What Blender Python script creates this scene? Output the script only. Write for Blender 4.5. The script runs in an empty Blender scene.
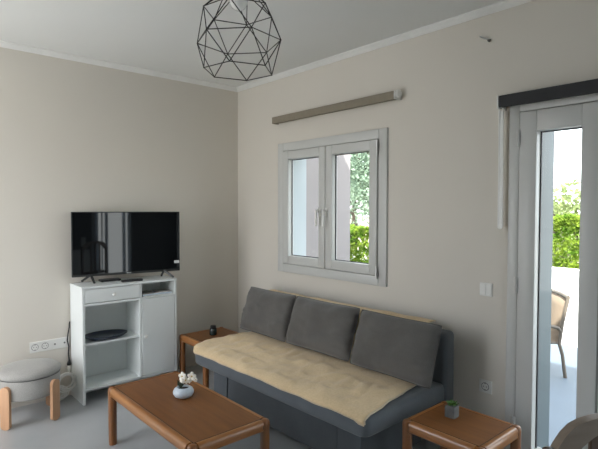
import bpy, bmesh, math, random
from mathutils import Vector, Matrix, noise
random.seed(7)
S = bpy.context.scene
COL = S.collection
PI = math.pi

# ------------------------------------------------------------------ materials
def newmat(name):
    m = bpy.data.materials.new(name); m.use_nodes = True
    nt = m.node_tree
    return m, nt, nt.nodes['Principled BSDF']

def tex_coord(nt, scale=(1, 1, 1), rot=(0, 0, 0)):
    tc = nt.nodes.new('ShaderNodeTexCoord'); mp = nt.nodes.new('ShaderNodeMapping')
    mp.inputs['Scale'].default_value = scale; mp.inputs['Rotation'].default_value = rot
    nt.links.new(tc.outputs['Object'], mp.inputs['Vector'])
    return mp.outputs['Vector']

def mat(name, c, rough=.5, c2=None, scale=8, stretch=(1, 1, 1), bump=0, bscale=60, metal=0, spec=.5, detail=4, coat=0, sheen=0, bdist=.004):
    m, nt, b = newmat(name)
    b.inputs['Roughness'].default_value = rough
    b.inputs['Metallic'].default_value = metal
    b.inputs['Specular IOR Level'].default_value = spec
    b.inputs['Coat Weight'].default_value = coat
    b.inputs['Coat Roughness'].default_value = .15
    b.inputs['Sheen Weight'].default_value = sheen
    v = tex_coord(nt, stretch)
    n = nt.nodes.new('ShaderNodeTexNoise'); n.inputs['Scale'].default_value = scale; n.inputs['Detail'].default_value = detail
    nt.links.new(v, n.inputs['Vector'])
    r = nt.nodes.new('ShaderNodeValToRGB')
    c2 = c2 or tuple(x * .92 for x in c)
    r.color_ramp.elements[0].position = .3; r.color_ramp.elements[1].position = .7
    r.color_ramp.elements[0].color = (*c2, 1); r.color_ramp.elements[1].color = (*c, 1)
    nt.links.new(n.outputs['Fac'], r.inputs['Fac']); nt.links.new(r.outputs['Color'], b.inputs['Base Color'])
    if bump:
        n2 = nt.nodes.new('ShaderNodeTexNoise'); n2.inputs['Scale'].default_value = bscale; n2.inputs['Detail'].default_value = 3
        nt.links.new(v, n2.inputs['Vector'])
        bp = nt.nodes.new('ShaderNodeBump'); bp.inputs['Strength'].default_value = bump; bp.inputs['Distance'].default_value = bdist
        nt.links.new(n2.outputs['Fac'], bp.inputs['Height']); nt.links.new(bp.outputs['Normal'], b.inputs['Normal'])
    return m

def woven(name, c, c2, freq=260, rough=.9, sheen=.2):
    m, nt, b = newmat(name)
    b.inputs['Roughness'].default_value = rough; b.inputs['Sheen Weight'].default_value = sheen
    b.inputs['Specular IOR Level'].default_value = .2
    v = tex_coord(nt)
    n = nt.nodes.new('ShaderNodeTexNoise'); n.inputs['Scale'].default_value = freq; n.inputs['Detail'].default_value = 2
    n3 = nt.nodes.new('ShaderNodeTexNoise'); n3.inputs['Scale'].default_value = 5
    nt.links.new(v, n.inputs['Vector']); nt.links.new(v, n3.inputs['Vector'])
    mx = nt.nodes.new('ShaderNodeMath'); mx.operation = 'ADD'
    nt.links.new(n.outputs['Fac'], mx.inputs[0]); nt.links.new(n3.outputs['Fac'], mx.inputs[1])
    r = nt.nodes.new('ShaderNodeValToRGB'); r.color_ramp.elements[0].position = .75; r.color_ramp.elements[1].position = 1.25
    mm = nt.nodes.new('ShaderNodeMath'); mm.operation = 'MULTIPLY'; mm.inputs[1].default_value = .5
    nt.links.new(mx.outputs[0], mm.inputs[0])
    r.color_ramp.elements[0].position = .38; r.color_ramp.elements[1].position = .62
    r.color_ramp.elements[0].color = (*c2, 1); r.color_ramp.elements[1].color = (*c, 1)
    nt.links.new(mm.outputs[0], r.inputs['Fac']); nt.links.new(r.outputs['Color'], b.inputs['Base Color'])
    bp = nt.nodes.new('ShaderNodeBump'); bp.inputs['Strength'].default_value = .3; bp.inputs['Distance'].default_value = .002
    nt.links.new(n.outputs['Fac'], bp.inputs['Height']); nt.links.new(bp.outputs['Normal'], b.inputs['Normal'])
    return m

def glass_mat(name, tint=(.97, .99, .98)):
    m = bpy.data.materials.new(name); m.use_nodes = True; nt = m.node_tree; nt.nodes.clear()
    o = nt.nodes.new('ShaderNodeOutputMaterial'); t = nt.nodes.new('ShaderNodeBsdfTransparent'); g = nt.nodes.new('ShaderNodeBsdfGlossy')
    g.inputs['Roughness'].default_value = .02; t.inputs['Color'].default_value = (*tint, 1)
    f = nt.nodes.new('ShaderNodeFresnel'); f.inputs['IOR'].default_value = 1.35
    mx = nt.nodes.new('ShaderNodeMixShader')
    ge = nt.nodes.new('ShaderNodeNewGeometry'); ml = nt.nodes.new('ShaderNodeMath'); ml.operation = 'MULTIPLY'; iv = nt.nodes.new('ShaderNodeMath'); iv.operation = 'SUBTRACT'; iv.inputs[0].default_value = 1
    nt.links.new(ge.outputs['Backfacing'], iv.inputs[1]); nt.links.new(f.outputs[0], ml.inputs[0]); nt.links.new(iv.outputs[0], ml.inputs[1])   # only the outer faces reflect, no total reflection inside the thin sheet
    nt.links.new(ml.outputs[0], mx.inputs[0]); nt.links.new(t.outputs[0], mx.inputs[1]); nt.links.new(g.outputs[0], mx.inputs[2])
    nt.links.new(mx.outputs[0], o.inputs['Surface'])
    return m

def leaf_mat(name, c, c2, trans=.5):
    m = bpy.data.materials.new(name); m.use_nodes = True; nt = m.node_tree; nt.nodes.clear()
    o = nt.nodes.new('ShaderNodeOutputMaterial'); d = nt.nodes.new('ShaderNodeBsdfDiffuse'); t = nt.nodes.new('ShaderNodeBsdfTranslucent')
    v = tex_coord(nt)
    n = nt.nodes.new('ShaderNodeTexNoise'); n.inputs['Scale'].default_value = 7; n.inputs['Detail'].default_value = 5
    nt.links.new(v, n.inputs['Vector'])
    r = nt.nodes.new('ShaderNodeValToRGB'); r.color_ramp.elements[0].position = .35; r.color_ramp.elements[1].position = .65
    r.color_ramp.elements[0].color = (*c2, 1); r.color_ramp.elements[1].color = (*c, 1)
    nt.links.new(n.outputs['Fac'], r.inputs['Fac'])
    nt.links.new(r.outputs['Color'], d.inputs['Color']); nt.links.new(r.outputs['Color'], t.inputs['Color'])
    mx = nt.nodes.new('ShaderNodeMixShader'); mx.inputs[0].default_value = trans
    nt.links.new(d.outputs[0], mx.inputs[1]); nt.links.new(t.outputs[0], mx.inputs[2]); nt.links.new(mx.outputs[0], o.inputs['Surface'])
    return m

def wood(name, c, c2, axis='x', rough=.3, coat=.3, freq=1.):
    st = {'x': (1.2, 14, 14), 'y': (14, 1.2, 14), 'z': (14, 14, 1.2)}[axis]
    return mat(name, c, rough, c2, 2.5 * freq, st, .06, 12, coat=coat, detail=6)

WALL = mat('wall_paint', (.65, .615, .55), .85, (.635, .60, .538), 1.2, bump=.08, bscale=180, bdist=.001)
FARW = mat('darkened_wall', (.075, .07, .065), .85)  # unseen walls darkened: dim screen reflection, less light bounced onto the window wall
CEIL = mat('ceiling_paint', (.71, .72, .71), .9, (.69, .70, .69), 1.5)
CORN = mat('cornice_paint', (.78, .78, .76), .7)
FLOOR = mat('grey_stone_tile', (.41, .43, .44), .28, (.32, .34, .352), 1.8, bump=.02, bscale=30, detail=8)
PVC = mat('white_pvc', (.56, .565, .545), .32, (.55, .555, .535), 2, spec=.3)
PVCD = mat('dark_rubber_seal', (.03, .03, .035), .6)
METAL = mat('brushed_steel', (.55, .55, .54), .3, metal=1)
GLASS = glass_mat('window_glass')
CABW = mat('white_laminate', (.72, .755, .75), .38, (.70, .735, .73), 3)
CABB = mat('white_backboard', (.72, .75, .735), .5, (.70, .73, .715), 3)
BLACKP = mat('black_plastic', (.012, .013, .014), .35)
SCREEN = mat('glossy_black_screen', (.004, .005, .006), .03, (.004, .005, .006), 1, spec=.52)
GREYF = woven('grey_sofa_fabric', (.112, .126, .138), (.09, .102, .113))
GREYC = woven('charcoal_cushion_fabric', (.128, .123, .116), (.097, .094, .089))
BEIGE = woven('beige_cover_fabric', (.70, .545, .335), (.60, .46, .28), 90)
PIPE = woven('pale_cover_hem', (.56, .46, .33), (.48, .39, .28), 90)
WRX = wood('honey_wood_rail_x', (.37, .155, .04), (.25, .095, .024), 'x')
WRY = wood('honey_wood_rail_y', (.37, .155, .04), (.25, .095, .024), 'y')
WRZ = wood('honey_wood_leg', (.27, .105, .028), (.185, .068, .018), 'z')
WTOP = wood('brown_wood_top', (.20, .075, .015), (.15, .053, .010), 'x', .42, 0)
WDX = wood('dark_mahogany_x', (.10, .035, .016), (.06, .02, .010), 'x')
WDZ = wood('dark_mahogany_leg', (.07, .026, .013), (.045, .016, .009), 'z')
GROOVE = mat('dark_inlay_line', (.035, .014, .006), .5)
POUF = woven('cream_pouf_fabric', (.36, .355, .335), (.30, .297, .28), 150)
POUFW = wood('pale_beech', (.58, .345, .20), (.50, .29, .165), 'z', .5, 0)
SOCK = mat('white_switch_plastic', (.74, .74, .71), .3)
DARKH = mat('socket_dark', (.11, .11, .11), .6)
WCORD = mat('white_cable', (.82, .82, .79), .45)
BLINDG = mat('taupe_blind_fabric', (.235, .205, .155), .8, (.215, .187, .14), 30)
BLINDD = mat('charcoal_blind_fabric', (.024, .025, .027), .75, (.02, .021, .023), 30)
WIRE = mat('black_wire', (.012, .011, .011), .45)
OPAL = mat('opal_glass_bulb', (.86, .86, .84), .15, coat=.5)
NAVY = mat('navy_lacquer_tray', (.010, .018, .045), .15, (.008, .014, .035), 3, coat=.5)
CERAM = mat('pale_blue_ceramic', (.56, .64, .71), .3, (.47, .55, .62), 30)
SOIL = mat('dark_soil', (.02, .018, .014), .95)
PETAL = mat('ivory_petal', (.86, .83, .74), .6)
PETC = mat('yellow_flower_heart', (.62, .42, .05), .6)
STEM = mat('dark_green_stem', (.02, .035, .015), .6)
CONC = mat('grey_concrete', (.135, .14, .138), .85, (.10, .105, .103), 40, bump=.3, bscale=120)
SUCC = mat('succulent_green', (.10, .24, .03), .5, (.05, .14, .02), 20)
JAR = mat('dark_green_glass', (.020, .032, .030), .25)
PAPER = mat('leaflet_paper', (.58, .56, .52), .7, (.25, .24, .24), 40)
DCH = wood('grey_brown_wood', (.31, .245, .19), (.24, .185, .14), 'x', .45, .1)
DCHD = wood('dark_brown_wood', (.10, .055, .03), (.07, .035, .02), 'z', .45, .1)
EXTW = mat('white_render', (.80, .80, .79), .9, (.77, .77, .76), 3)
PINK = mat('pink_render', (.235, .215, .215), .9, (.225, .205, .205), 3)
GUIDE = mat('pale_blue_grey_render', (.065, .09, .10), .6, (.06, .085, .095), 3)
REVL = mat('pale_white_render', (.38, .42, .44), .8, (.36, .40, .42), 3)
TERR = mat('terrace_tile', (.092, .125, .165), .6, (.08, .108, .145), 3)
BOUNCE = mat('pale_bounce_ground', (.54, .55, .55), .8, (.48, .49, .49), 3)  # unseen ground made pale to bounce light up to the ceiling
SLING = mat('tan_mesh_sling', (.20, .155, .115), .8, (.17, .13, .095), 90)
ALU = mat('bronze_tube', (.12, .10, .08), .45)
LEAF = leaf_mat('hedge_leaves', (.29, .39, .06), (.085, .17, .022), .55)
LEAFT = leaf_mat('tree_leaves', (.30, .35, .17), (.17, .22, .09), .5)  # leaf colour lightened to carry the overexposed, hazy look
LEAFD = leaf_mat('olive_leaves', (.31, .40, .31), (.17, .24, .18), .5)  # pale tone puts the outdoor haze into the leaf colour
BARK = mat('bark', (.10, .08, .06), .9, (.06, .05, .04), 12, bump=.5)
EARTH = mat('garden_soil', (.25, .21, .15), .95)

# ------------------------------------------------------------------ builders
def box(bm, x0, x1, y0, y1, z0, z1, bev=0, seg=2):
    r = bmesh.ops.create_cube(bm, size=1)
    vs = r['verts']
    bmesh.ops.scale(bm, vec=(x1 - x0, y1 - y0, z1 - z0), verts=vs)
    bmesh.ops.translate(bm, vec=((x0 + x1) / 2, (y0 + y1) / 2, (z0 + z1) / 2), verts=vs)
    if bev:
        es = list({e for v in vs for e in v.link_edges})
        bmesh.ops.bevel(bm, geom=es, offset=min(bev, .49 * min(x1 - x0, y1 - y0, z1 - z0)), segments=seg, profile=.5, affect='EDGES')
    return bm

def B(*a, **k):
    return box(bmesh.new(), *a, **k)

def tube(bm, pts, r, n=8, cyc=False, caps=True):
    pts = [Vector(p) for p in pts]; N = len(pts)
    rings = []; prev = None
    for i, p in enumerate(pts):
        if cyc: t = pts[(i + 1) % N] - pts[i - 1]
        else: t = pts[min(i + 1, N - 1)] - pts[max(i - 1, 0)]
        t.normalize()
        if prev is None:
            a = Vector((0, 0, 1)) if abs(t.z) < .9 else Vector((1, 0, 0))
        else: a = prev
        u = (a - t * a.dot(t)).normalized(); w = t.cross(u); prev = u
        rr = r[i] if isinstance(r, (list, tuple)) else r
        rings.append([bm.verts.new(p + (u * math.cos(2 * PI * k / n) + w * math.sin(2 * PI * k / n)) * rr) for k in range(n)])
    for i in range(N if cyc else N - 1):
        A, C = rings[i], rings[(i + 1) % N]
        for k in range(n):
            bm.faces.new((A[k], A[(k + 1) % n], C[(k + 1) % n], C[k]))
    if caps and not cyc:
        bm.faces.new(rings[0][::-1]); bm.faces.new(rings[-1])
    return bm

def T(*a, **k):
    return tube(bmesh.new(), *a, **k)

def lathe(bm, prof, c=(0, 0, 0), n=40):
    rings = []
    for r, z in prof:
        if r < 1e-6: rings.append([bm.verts.new((c[0], c[1], c[2] + z))])
        else: rings.append([bm.verts.new((c[0] + r * math.cos(2 * PI * k / n), c[1] + r * math.sin(2 * PI * k / n), c[2] + z)) for k in range(n)])
    for A, C in zip(rings, rings[1:]):
        for k in range(n):
            k2 = (k + 1) % n
            if len(A) == 1 and len(C) == 1: continue
            if len(A) == 1: bm.faces.new((A[0], C[k2], C[k]))
            elif len(C) == 1: bm.faces.new((A[k], A[k2], C[0]))
            else: bm.faces.new((A[k], A[k2], C[k2], C[k]))
    return bm

def Lt(prof, c=(0, 0, 0), n=40):
    return lathe(bmesh.new(), prof, c, n)

def prism(bm, outline, f, d):
    """outline of 2-D points -> f(a,b) gives the 3-D point; d = thickness vector."""
    d = Vector(d)
    a = [bm.verts.new(Vector(f(*p))) for p in outline]; b = [bm.verts.new(Vector(f(*p)) + d) for p in outline]
    n = len(a)
    bm.faces.new(a); bm.faces.new(b[::-1])
    for i in range(n): bm.faces.new((a[i], b[i], b[(i + 1) % n], a[(i + 1) % n]))
    return bm

def obj(name, bm, m, parent=None, smooth=False, angle=40, subsurf=0):
    bmesh.ops.recalc_face_normals(bm, faces=bm.faces)
    if parent is not None and parent.get('_w'):
        bm.transform(Matrix.Translation(-parent.location))
    me = bpy.data.meshes.new(name); bm.to_mesh(me); bm.free()
    me.materials.append(m)
    if smooth:
        me.polygons.foreach_set('use_smooth', [True] * len(me.polygons))
        me.set_sharp_from_angle(angle=math.radians(angle))
    o = bpy.data.objects.new(name, me); COL.objects.link(o)
    if parent is not None:
        o.parent = parent
        p = parent
        if p.get('_w'): o['_w'] = 0
    if subsurf:
        s = o.modifiers.new('s', 'SUBSURF'); s.levels = s.render_levels = subsurf
    return o

def thing(name, label, cat, loc=(0, 0, 0), rotz=0, group=None, world=True):
    o = bpy.data.objects.new(name, None); COL.objects.link(o)
    o.empty_display_size = .05
    o.location = loc; o.rotation_euler = (0, 0, rotz)
    o['label'] = label; o['category'] = cat
    if group: o['group'] = group
    if world and rotz == 0: o['_w'] = 1
    return o

def sub(name, bm, m, part, root, **k):
    """a sub-part: mesh in the same coordinates as its part (parts sit at the root's origin)."""
    if root.get('_w'): bm.transform(Matrix.Translation(-root.location))
    return obj(name, bm, m, part, **k)

def tag(o, label, cat, group=None):
    o['label'] = label; o['category'] = cat
    if group: o['group'] = group
    return o

def struct(name, bm, m, parent=None, label=None, **k):
    o = obj(name, bm, m, parent, **k)
    if parent is None: o['kind'] = 'structure'
    if label: o['label'] = label
    if parent is None: o['category'] = name.split('_')[0]
    return o

def dup(root, loc, label, group=None):
    r = root.copy(); COL.objects.link(r); r.location = loc; r['label'] = label
    if group: r['group'] = group
    for ch in list(root.children):
        c = ch.copy(); COL.objects.link(c); c.parent = r
        for g in list(ch.children):
            d = g.copy(); COL.objects.link(d); d.parent = c
    return r

# ------------------------------------------------------------------ the room
X1, Y0, H = 5.6, -3.35, 2.70
TH = .29
struct('floor', B(-.3, X1 + .3, Y0 - .3, TH, -.12, 0), FLOOR, label='grey polished stone tile floor of the living room')
struct('ceiling', B(-.3, X1 + .3, Y0 - .3, TH, H, H + .2), CEIL, label='flat white painted ceiling')
struct('wall_left', B(-.3, 0, Y0 - .3, 0, 0, H), WALL, label='greige painted wall behind the television')
WX0, WX1, WZ0, WZ1 = .70, 1.86, .97, 2.04        # window opening
DX0, DX1, DZ1 = 2.82, 5.45, 2.075               # glazed door opening, widened out of view to let in more light
bm = bmesh.new()
box(bm, -.3, WX0, 0, TH, 0, H); box(bm, WX0, WX1, 0, TH, 0, WZ0); box(bm, WX0, WX1, 0, TH, WZ1, H)
box(bm, WX1, DX0, 0, TH, 0, H); box(bm, DX0, DX1, 0, TH, DZ1, H); box(bm, DX1, X1 + .3, 0, TH, 0, H)
struct('wall_right', bm, WALL, label='greige painted wall with the window and glazed door')
# walls behind the camera: wide terrace opening to the south, curtained window to the east
bm = bmesh.new()
SX0, SX1, SZ0, SZ1 = .10, 1.75, .45, 2.50
box(bm, -.3, SX0, Y0 - .3, Y0, 0, H); box(bm, SX0, SX1, Y0 - .3, Y0, SZ1, H); box(bm, SX0, SX1, Y0 - .3, Y0, 0, SZ0); box(bm, SX1, X1 + .3, Y0 - .3, Y0, 0, H)
struct('wall_back', bm, FARW, label='wall with wide opening behind the viewer, darkened to cut bounced light')
EY0, EY1, EZ0, EZ1 = -1.52, -.84, .05, 2.2
bm = bmesh.new()
box(bm, X1, X1 + .3, Y0, EY0, 0, H); box(bm, X1, X1 + .3, EY0, EY1, 0, EZ0); box(bm, X1, X1 + .3, EY0, EY1, EZ1, H); box(bm, X1, X1 + .3, EY1, 0, 0, H)
struct('wall_far', bm, FARW, label='wall opposite the television, darkened for its reflection in the screen')
# cornice
def cornice(name, along, lab):
    prof = [(0, H), (.045, H), (.045, H - .008), (.030, H - .016), (.016, H - .030), (.008, H - .036), (0, H - .036)]
    bm = bmesh.new()
    if along == 'y': prism(bm, prof, lambda a, b: (a, Y0, b), (0, -Y0, 0))
    else: prism(bm, prof, lambda a, b: (0, -a, b), (X1, 0, 0))
    struct(name, bm, CORN, label=lab)
cornice('trim_1', 'y', 'white cornice along the top of the left wall')
cornice('trim_2', 'x', 'white cornice along the top of the window wall')

# window_1: two sashes, casing, handles
w1 = B(.66, .735, -.018, .06, .93, 2.08, bev=.004)
bm = w1
box(bm, 1.825, 1.90, -.018, .06, .93, 2.08, bev=.004)
box(bm, .735, 1.825, -.018, .06, 2.008, 2.08, bev=.004)
box(bm, .735, 1.825, -.018, .06, .93, 1.002, bev=.004)
box(bm, 1.262, 1.298, .0, .06, 1.002, 2.008)
win = struct('window_1', bm, PVC, label='white two-sash window with plain white casing', smooth=True)
def sash(x0, x1, z0, z1, parent, name='sash', st=.074, y0=-.026, y1=.04):
    bm = bmesh.new()
    box(bm, x0, x0 + st, y0, y1, z0, z1, bev=.006); box(bm, x1 - st, x1, y0, y1, z0, z1, bev=.006)
    box(bm, x0 + st - .002, x1 - st + .002, y0, y1, z1 - st, z1, bev=.006); box(bm, x0 + st - .002, x1 - st + .002, y0, y1, z0, z0 + st, bev=.006)
    b2 = .009   # glazing bead
    s = obj(name, bm, PVC, parent, smooth=True)
    obj('pane', B(x0 + st - .004, x1 - st + .004, .010, .018, z0 + st - .004, z1 - st + .004), GLASS, s)
    bm = bmesh.new()
    for (a, b, c, d) in ((x0 + st - .001, x0 + st + .006, z0 + st, z1 - st), (x1 - st - .006, x1 - st + .001, z0 + st, z1 - st),
                         (x0 + st, x1 - st, z0 + st - .001, z0 + st + .006), (x0 + st, x1 - st, z1 - st - .006, z1 - st + .001)):
        box(bm, a, b, .018, .026, c, d)
    obj('seal', bm, PVCD, s)
    return s
sash(.739, 1.274, 1.006, 2.004, win)
sash(1.280, 1.816, 1.006, 2.004, win)
def lever(parent, x, z, y, drop, side):
    bm = bmesh.new()
    box(bm, x - .014, x + .014, y - .010, y, z - .033, z + .033, bev=.004)
    tube(bm, [(x, y - .008, z + .012), (x, y - .045, z + .012)], .0085)
    tube(bm, [(x, y - .045, z + .018), (x, y - .045, z - drop)], .009)
    obj('handle', bm, SOCK, parent, smooth=True)
lever(win, 1.222, 1.47, -.026, .115, 1)
lever(win, 1.300, 1.47, -.026, .115, 1)
for z in (1.955, 1.03):
    bm = bmesh.new()
    tube(bm, [(1.823, -.034, z - .045), (1.823, -.034, z + .045)], .009, 10)
    tube(bm, [(1.823, -.034, z - .006), (1.823, -.034, z + .006)], .011, 10)
    obj('hinge', bm, METAL, win, smooth=True)
# exterior sill
struct('trim_3', B(WX0 - .04, WX1 + .04, .06, TH + .04, WZ0 - .03, WZ0), EXTW, label='white outer window sill')
struct('trim_4', B(WX0, WX0 + .010, .06, TH - .002, WZ0, WZ1), REVL, label='white outer reveal at left of the window')

# door_1: double glazed door
bm = B(2.792, 2.852, -.02, .07, 0, 2.10, bev=.005)
box(bm, 3.745, 3.80, -.02, .07, 0, 2.10, bev=.005); box(bm, 5.42, 5.48, -.02, .07, 0, 2.10, bev=.005); box(bm, 2.852, 5.42, -.02, .07, 2.052, 2.10, bev=.005); box(bm, 2.852, 5.42, 0, .07, 0, .012)
door = struct('door_1', bm, PVC, label='white glazed double terrace door with unseen leaves added for light', smooth=True)
def leaf(x0, x1, stl, str_):
    y0, y1 = -.03, .055; z0, z1 = .014, 2.048
    bm = bmesh.new()
    box(bm, x0, x0 + stl, y0, y1, z0, z1, bev=.006); box(bm, x1 - str_, x1, y0, y1, z0, z1, bev=.006)
    box(bm, x0 + stl - .002, x1 - str_ + .002, y0, y1, z1 - .115, z1, bev=.006); box(bm, x0 + stl - .002, x1 - str_ + .002, y0, y1, z0, z0 + .115, bev=.006)
    s = obj('leaf', bm, PVC, door, smooth=True)
    obj('pane', B(x0 + stl - .004, x1 - str_ + .004, .012, .022, z0 + .111, z1 - .111), GLASS, s)
    bm = bmesh.new()
    box(bm, x0 + stl - .001, x0 + stl + .007, .022, .034, z0 + .115, z1 - .115); box(bm, x1 - str_ - .007, x1 - str_ + .001, .022, .034, z0 + .115, z1 - .115)
    box(bm, x0 + stl, x1 - str_, .022, .034, z1 - .122, z1 - .114)
    obj('seal', bm, PVCD, s)
    return s
leaf(2.856, 3.272, .097, .092)
leaf(3.279, 3.741, .092, .097)
leaf(3.804, 4.608, .09, .09)  # this leaf and the next are unseen, added to light the left wall
leaf(4.614, 5.416, .09, .09)
for z in (1.90, 1.06, .25):
    obj('hinge', T([(2.853, -.036, z - .045), (2.853, -.036, z + .045)], .010, 10), PVC, door, smooth=True)
# terrace-side reveal
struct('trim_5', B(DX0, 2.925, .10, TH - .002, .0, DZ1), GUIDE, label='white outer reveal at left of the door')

# window_2 in the east wall with its curtain
bm = bmesh.new()
box(bm, X1 + .1, X1 + .16, EY0, EY0 + .05, EZ0, EZ1); box(bm, X1 + .1, X1 + .16, EY1 - .05, EY1, EZ0, EZ1)
box(bm, X1 + .1, X1 + .16, EY0, EY1, EZ0, EZ0 + .05); box(bm, X1 + .1, X1 + .16, EY0, EY1, EZ1 - .05, EZ1)
e2 = struct('window_2', bm, PVC, label='curtained window opposite the television')
obj('pane', B(X1 + .125, X1 + .135, EY0 + .05, EY1 - .05, EZ0 + .05, EZ1 - .05), GLASS, e2)

# ------------------------------------------------------------------ roller blinds
t = thing('roller_blind', 'rolled-up taupe fabric blind above the white window', 'blind', (1.31, -.005, 2.25))
bm = bmesh.new(); n = 20
prism(bm, [(.027 * math.cos(2 * PI * k / n), .027 * math.sin(2 * PI * k / n)) for k in range(n)], lambda a, b: (.655, -.041 + a, 2.285 + b), (1.345, 0, 0))
obj('fabric_roll', bm, BLINDG, t, smooth=True)
obj('fascia', B(.655, 2.000, -.076, -.068, 2.256, 2.314, bev=.003), BLINDG, t)
for x in (.645, 2.000):
    obj('bracket', B(x, x + .010, -.074, -.001, 2.258, 2.314, bev=.002), SOCK if x > 1 else BLINDG, t)
obj('chain_wheel', T([(2.010, -.045, 2.295), (2.030, -.045, 2.295)], .026, 16), SOCK, t, smooth=True)
t = thing('roller_blind', 'rolled-up charcoal blind above the glazed door', 'blind', (3.3, -.005, 2.08))
bm = bmesh.new()
prism(bm, [(.034 * math.cos(2 * PI * k / n), .034 * math.sin(2 * PI * k / n)) for k in range(n)], lambda a, b: (2.765, -.058 + a, 2.118 + b), (1.10, 0, 0))
obj('fabric_roll', bm, BLINDD, t, smooth=True)
obj('fascia', B(2.765, 3.865, -.098, -.090, 2.078, 2.146, bev=.003), BLINDD, t)
for x in (2.752, 3.866):
    obj('bracket', B(x, x + .010, -.095, -.001, 2.075, 2.15, bev=.002), SOCK, t)
bm = bmesh.new()
tube(bm, [(2.746, -.050, 2.10), (2.747, -.046, 1.75), (2.747, -.045, 1.39), (2.752, -.045, 1.385), (2.765, -.045, 1.385), (2.770, -.045, 1.39), (2.769, -.046, 1.75), (2.766, -.050, 2.08)], .0045, 6)
box(bm, 2.747, 2.770, -.0465, -.0435, 1.39, 2.07)
obj('pull_cord', bm, WCORD, t, smooth=True)

# ------------------------------------------------------------------ wall fittings
def schuko(bm_w, bm_d, cx, z, wall, r=.024):
    f = (lambda u, v, d: (d, cx + u, z + v)) if wall == 'L' else (lambda u, v, d: (cx + u, -d, z + v))
    m = 24
    ring = [(r * math.cos(2 * PI * k / m), r * math.sin(2 * PI * k / m)) for k in range(m)]
    d = (.003, 0, 0) if wall == 'L' else (0, -.003, 0)
    prism(bm_d, ring, lambda a, b: f(a * 1.03, b * 1.03, .009), tuple(x * .3 for x in d))
    prism(bm_w, ring, lambda a, b: f(a * .9, b * .9, .0095), tuple(x * .6 for x in d))
    for s in (-1, 1):
        prism(bm_d, [(p[0] * .13 + s * .0095, p[1] * .13) for p in ring], lambda a, b: f(a, b, .0113), tuple(x * .2 for x in d))
        prism(bm_d, [(-.004, s * .017), (.004, s * .017), (.004, s * .021), (-.004, s * .021)], lambda a, b: f(a, b, .0113), tuple(x * .2 for x in d))
t = thing('socket_plate', 'long white four-gang socket plate low on wall beside the pouf', 'socket', (0, -1.77, .39))
obj('plate', B(.0005, .009, -1.912, -1.628, .392, .474, bev=.003), SOCK, t)
for y in (-1.876, -1.805):
    w = bmesh.new(); d = bmesh.new(); schuko(w, d, y, .433, 'L')
    f = obj('socket_face', w, SOCK, t); sub('socket_hole', d, DARKH, f, t)
for y in (-1.735, -1.664):
    obj('aerial_jack', T([(.008, y, .433), (.0115, y, .433)], .007, 12), DARKH, t)
t = thing('wall_socket', 'single white socket low on wall above the right end table', 'socket', (2.662, 0, .37))
obj('plate', B(2.622, 2.704, -.009, -.0005, .372, .452, bev=.003), SOCK, t)
w = bmesh.new(); d = bmesh.new(); schuko(w, d, 2.663, .412, 'R')
f = obj('socket_face', w, SOCK, t); sub('socket_hole', d, DARKH, f, t)
t = thing('light_switch', 'white double light switch on wall beside the glazed door', 'switch', (2.657, 0, .967))
obj('plate', B(2.616, 2.699, -.008, -.0005, .967, 1.048, bev=.003), SOCK, t)
obj('rocker', B(2.622, 2.6565, -.012, -.007, .973, 1.042, bev=.002), SOCK, t)
obj('rocker', B(2.6585, 2.693, -.012, -.007, .973, 1.042, bev=.002), SOCK, t)
t = thing('wall_hook', 'tiny steel screw hook high on the wall near the ceiling', 'hook', (2.64, 0, 2.51))
bm = T([(2.60, -.001, 2.545), (2.605, -.022, 2.54), (2.63, -.030, 2.522), (2.655, -.026, 2.51), (2.66, -.012, 2.512)], .0045, 8)
obj('hook', bm, METAL, t, smooth=True)
obj('screw', T([(2.655, -.001, 2.508), (2.655, -.014, 2.508)], .009, 10), DARKH, t)

# ------------------------------------------------------------------ pendant lamp
PC = Vector((2.069, -1.413, 2.332)); R = .214
t = thing('pendant_lamp', 'black geometric wire cage pendant lamp hanging from the ceiling', 'lamp', (PC.x, PC.y, PC.z - .75 * R))
tow = math.atan2(-2.8315 - PC.y, 4.1277 - PC.x)
def ring(rad, dz, off):
    # angle measured from the camera-facing azimuth when designed, fixed in the room afterwards
    return [PC + Vector((rad * math.cos(tow + math.radians(off + 60 * k)), rad * math.sin(tow + math.radians(off + 60 * k)), dz)) for k in range(6)]
bot = ring(.82 * R, -.69 * R, -14); mid = ring(R, 0, 16); topr = ring(.82 * R, .69 * R, -14); cap = ring(.30 * R, 1.18 * R, 16)
bm = bmesh.new(); wr_ = .0026
def wire(a, b): tube(bm, [a, b], wr_, 6)
for k in range(6):
    k1 = (k + 1) % 6
    for rg in (bot, mid, topr, cap): wire(rg[k], rg[k1])
    wire(mid[k], bot[k]); wire(mid[k], bot[k1]); wire(mid[k], topr[k]); wire(mid[k], topr[k1])
    wire(cap[k], topr[k]); wire(cap[k], topr[k1])
for v in bot + mid + topr + cap:
    bmesh.ops.create_icosphere(bm, subdivisions=1, radius=.004, matrix=Matrix.Translation(v))
obj('wire_cage', bm, WIRE, t, smooth=True)
cz = PC.z + .075
obj('lamp_holder', Lt([(0, .38), (.022, .38), (.024, .30), (.024, .215), (0, .215)], (PC.x, PC.y, cz - .02), 20), BLACKP, t, smooth=True)
bm = bmesh.new()
for k in range(6): tube(bm, [cap[k], (PC.x, PC.y, PC.z + 1.18 * R)], .003, 6)
obj('cage_spoke', bm, WIRE, t)
obj('bulb', Lt([(0, .118), (.018, .121), (.034, .132), (.044, .150), (.047, .168), (.042, .190), (.028, .212), (.018, .235), (.017, .25), (0, .25)], (PC.x, PC.y, cz - .04), 28), OPAL, t, smooth=True)
obj('cord', T([(PC.x, PC.y, H - .02), (PC.x, PC.y, cz + .30)], .004), WIRE, t)
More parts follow.
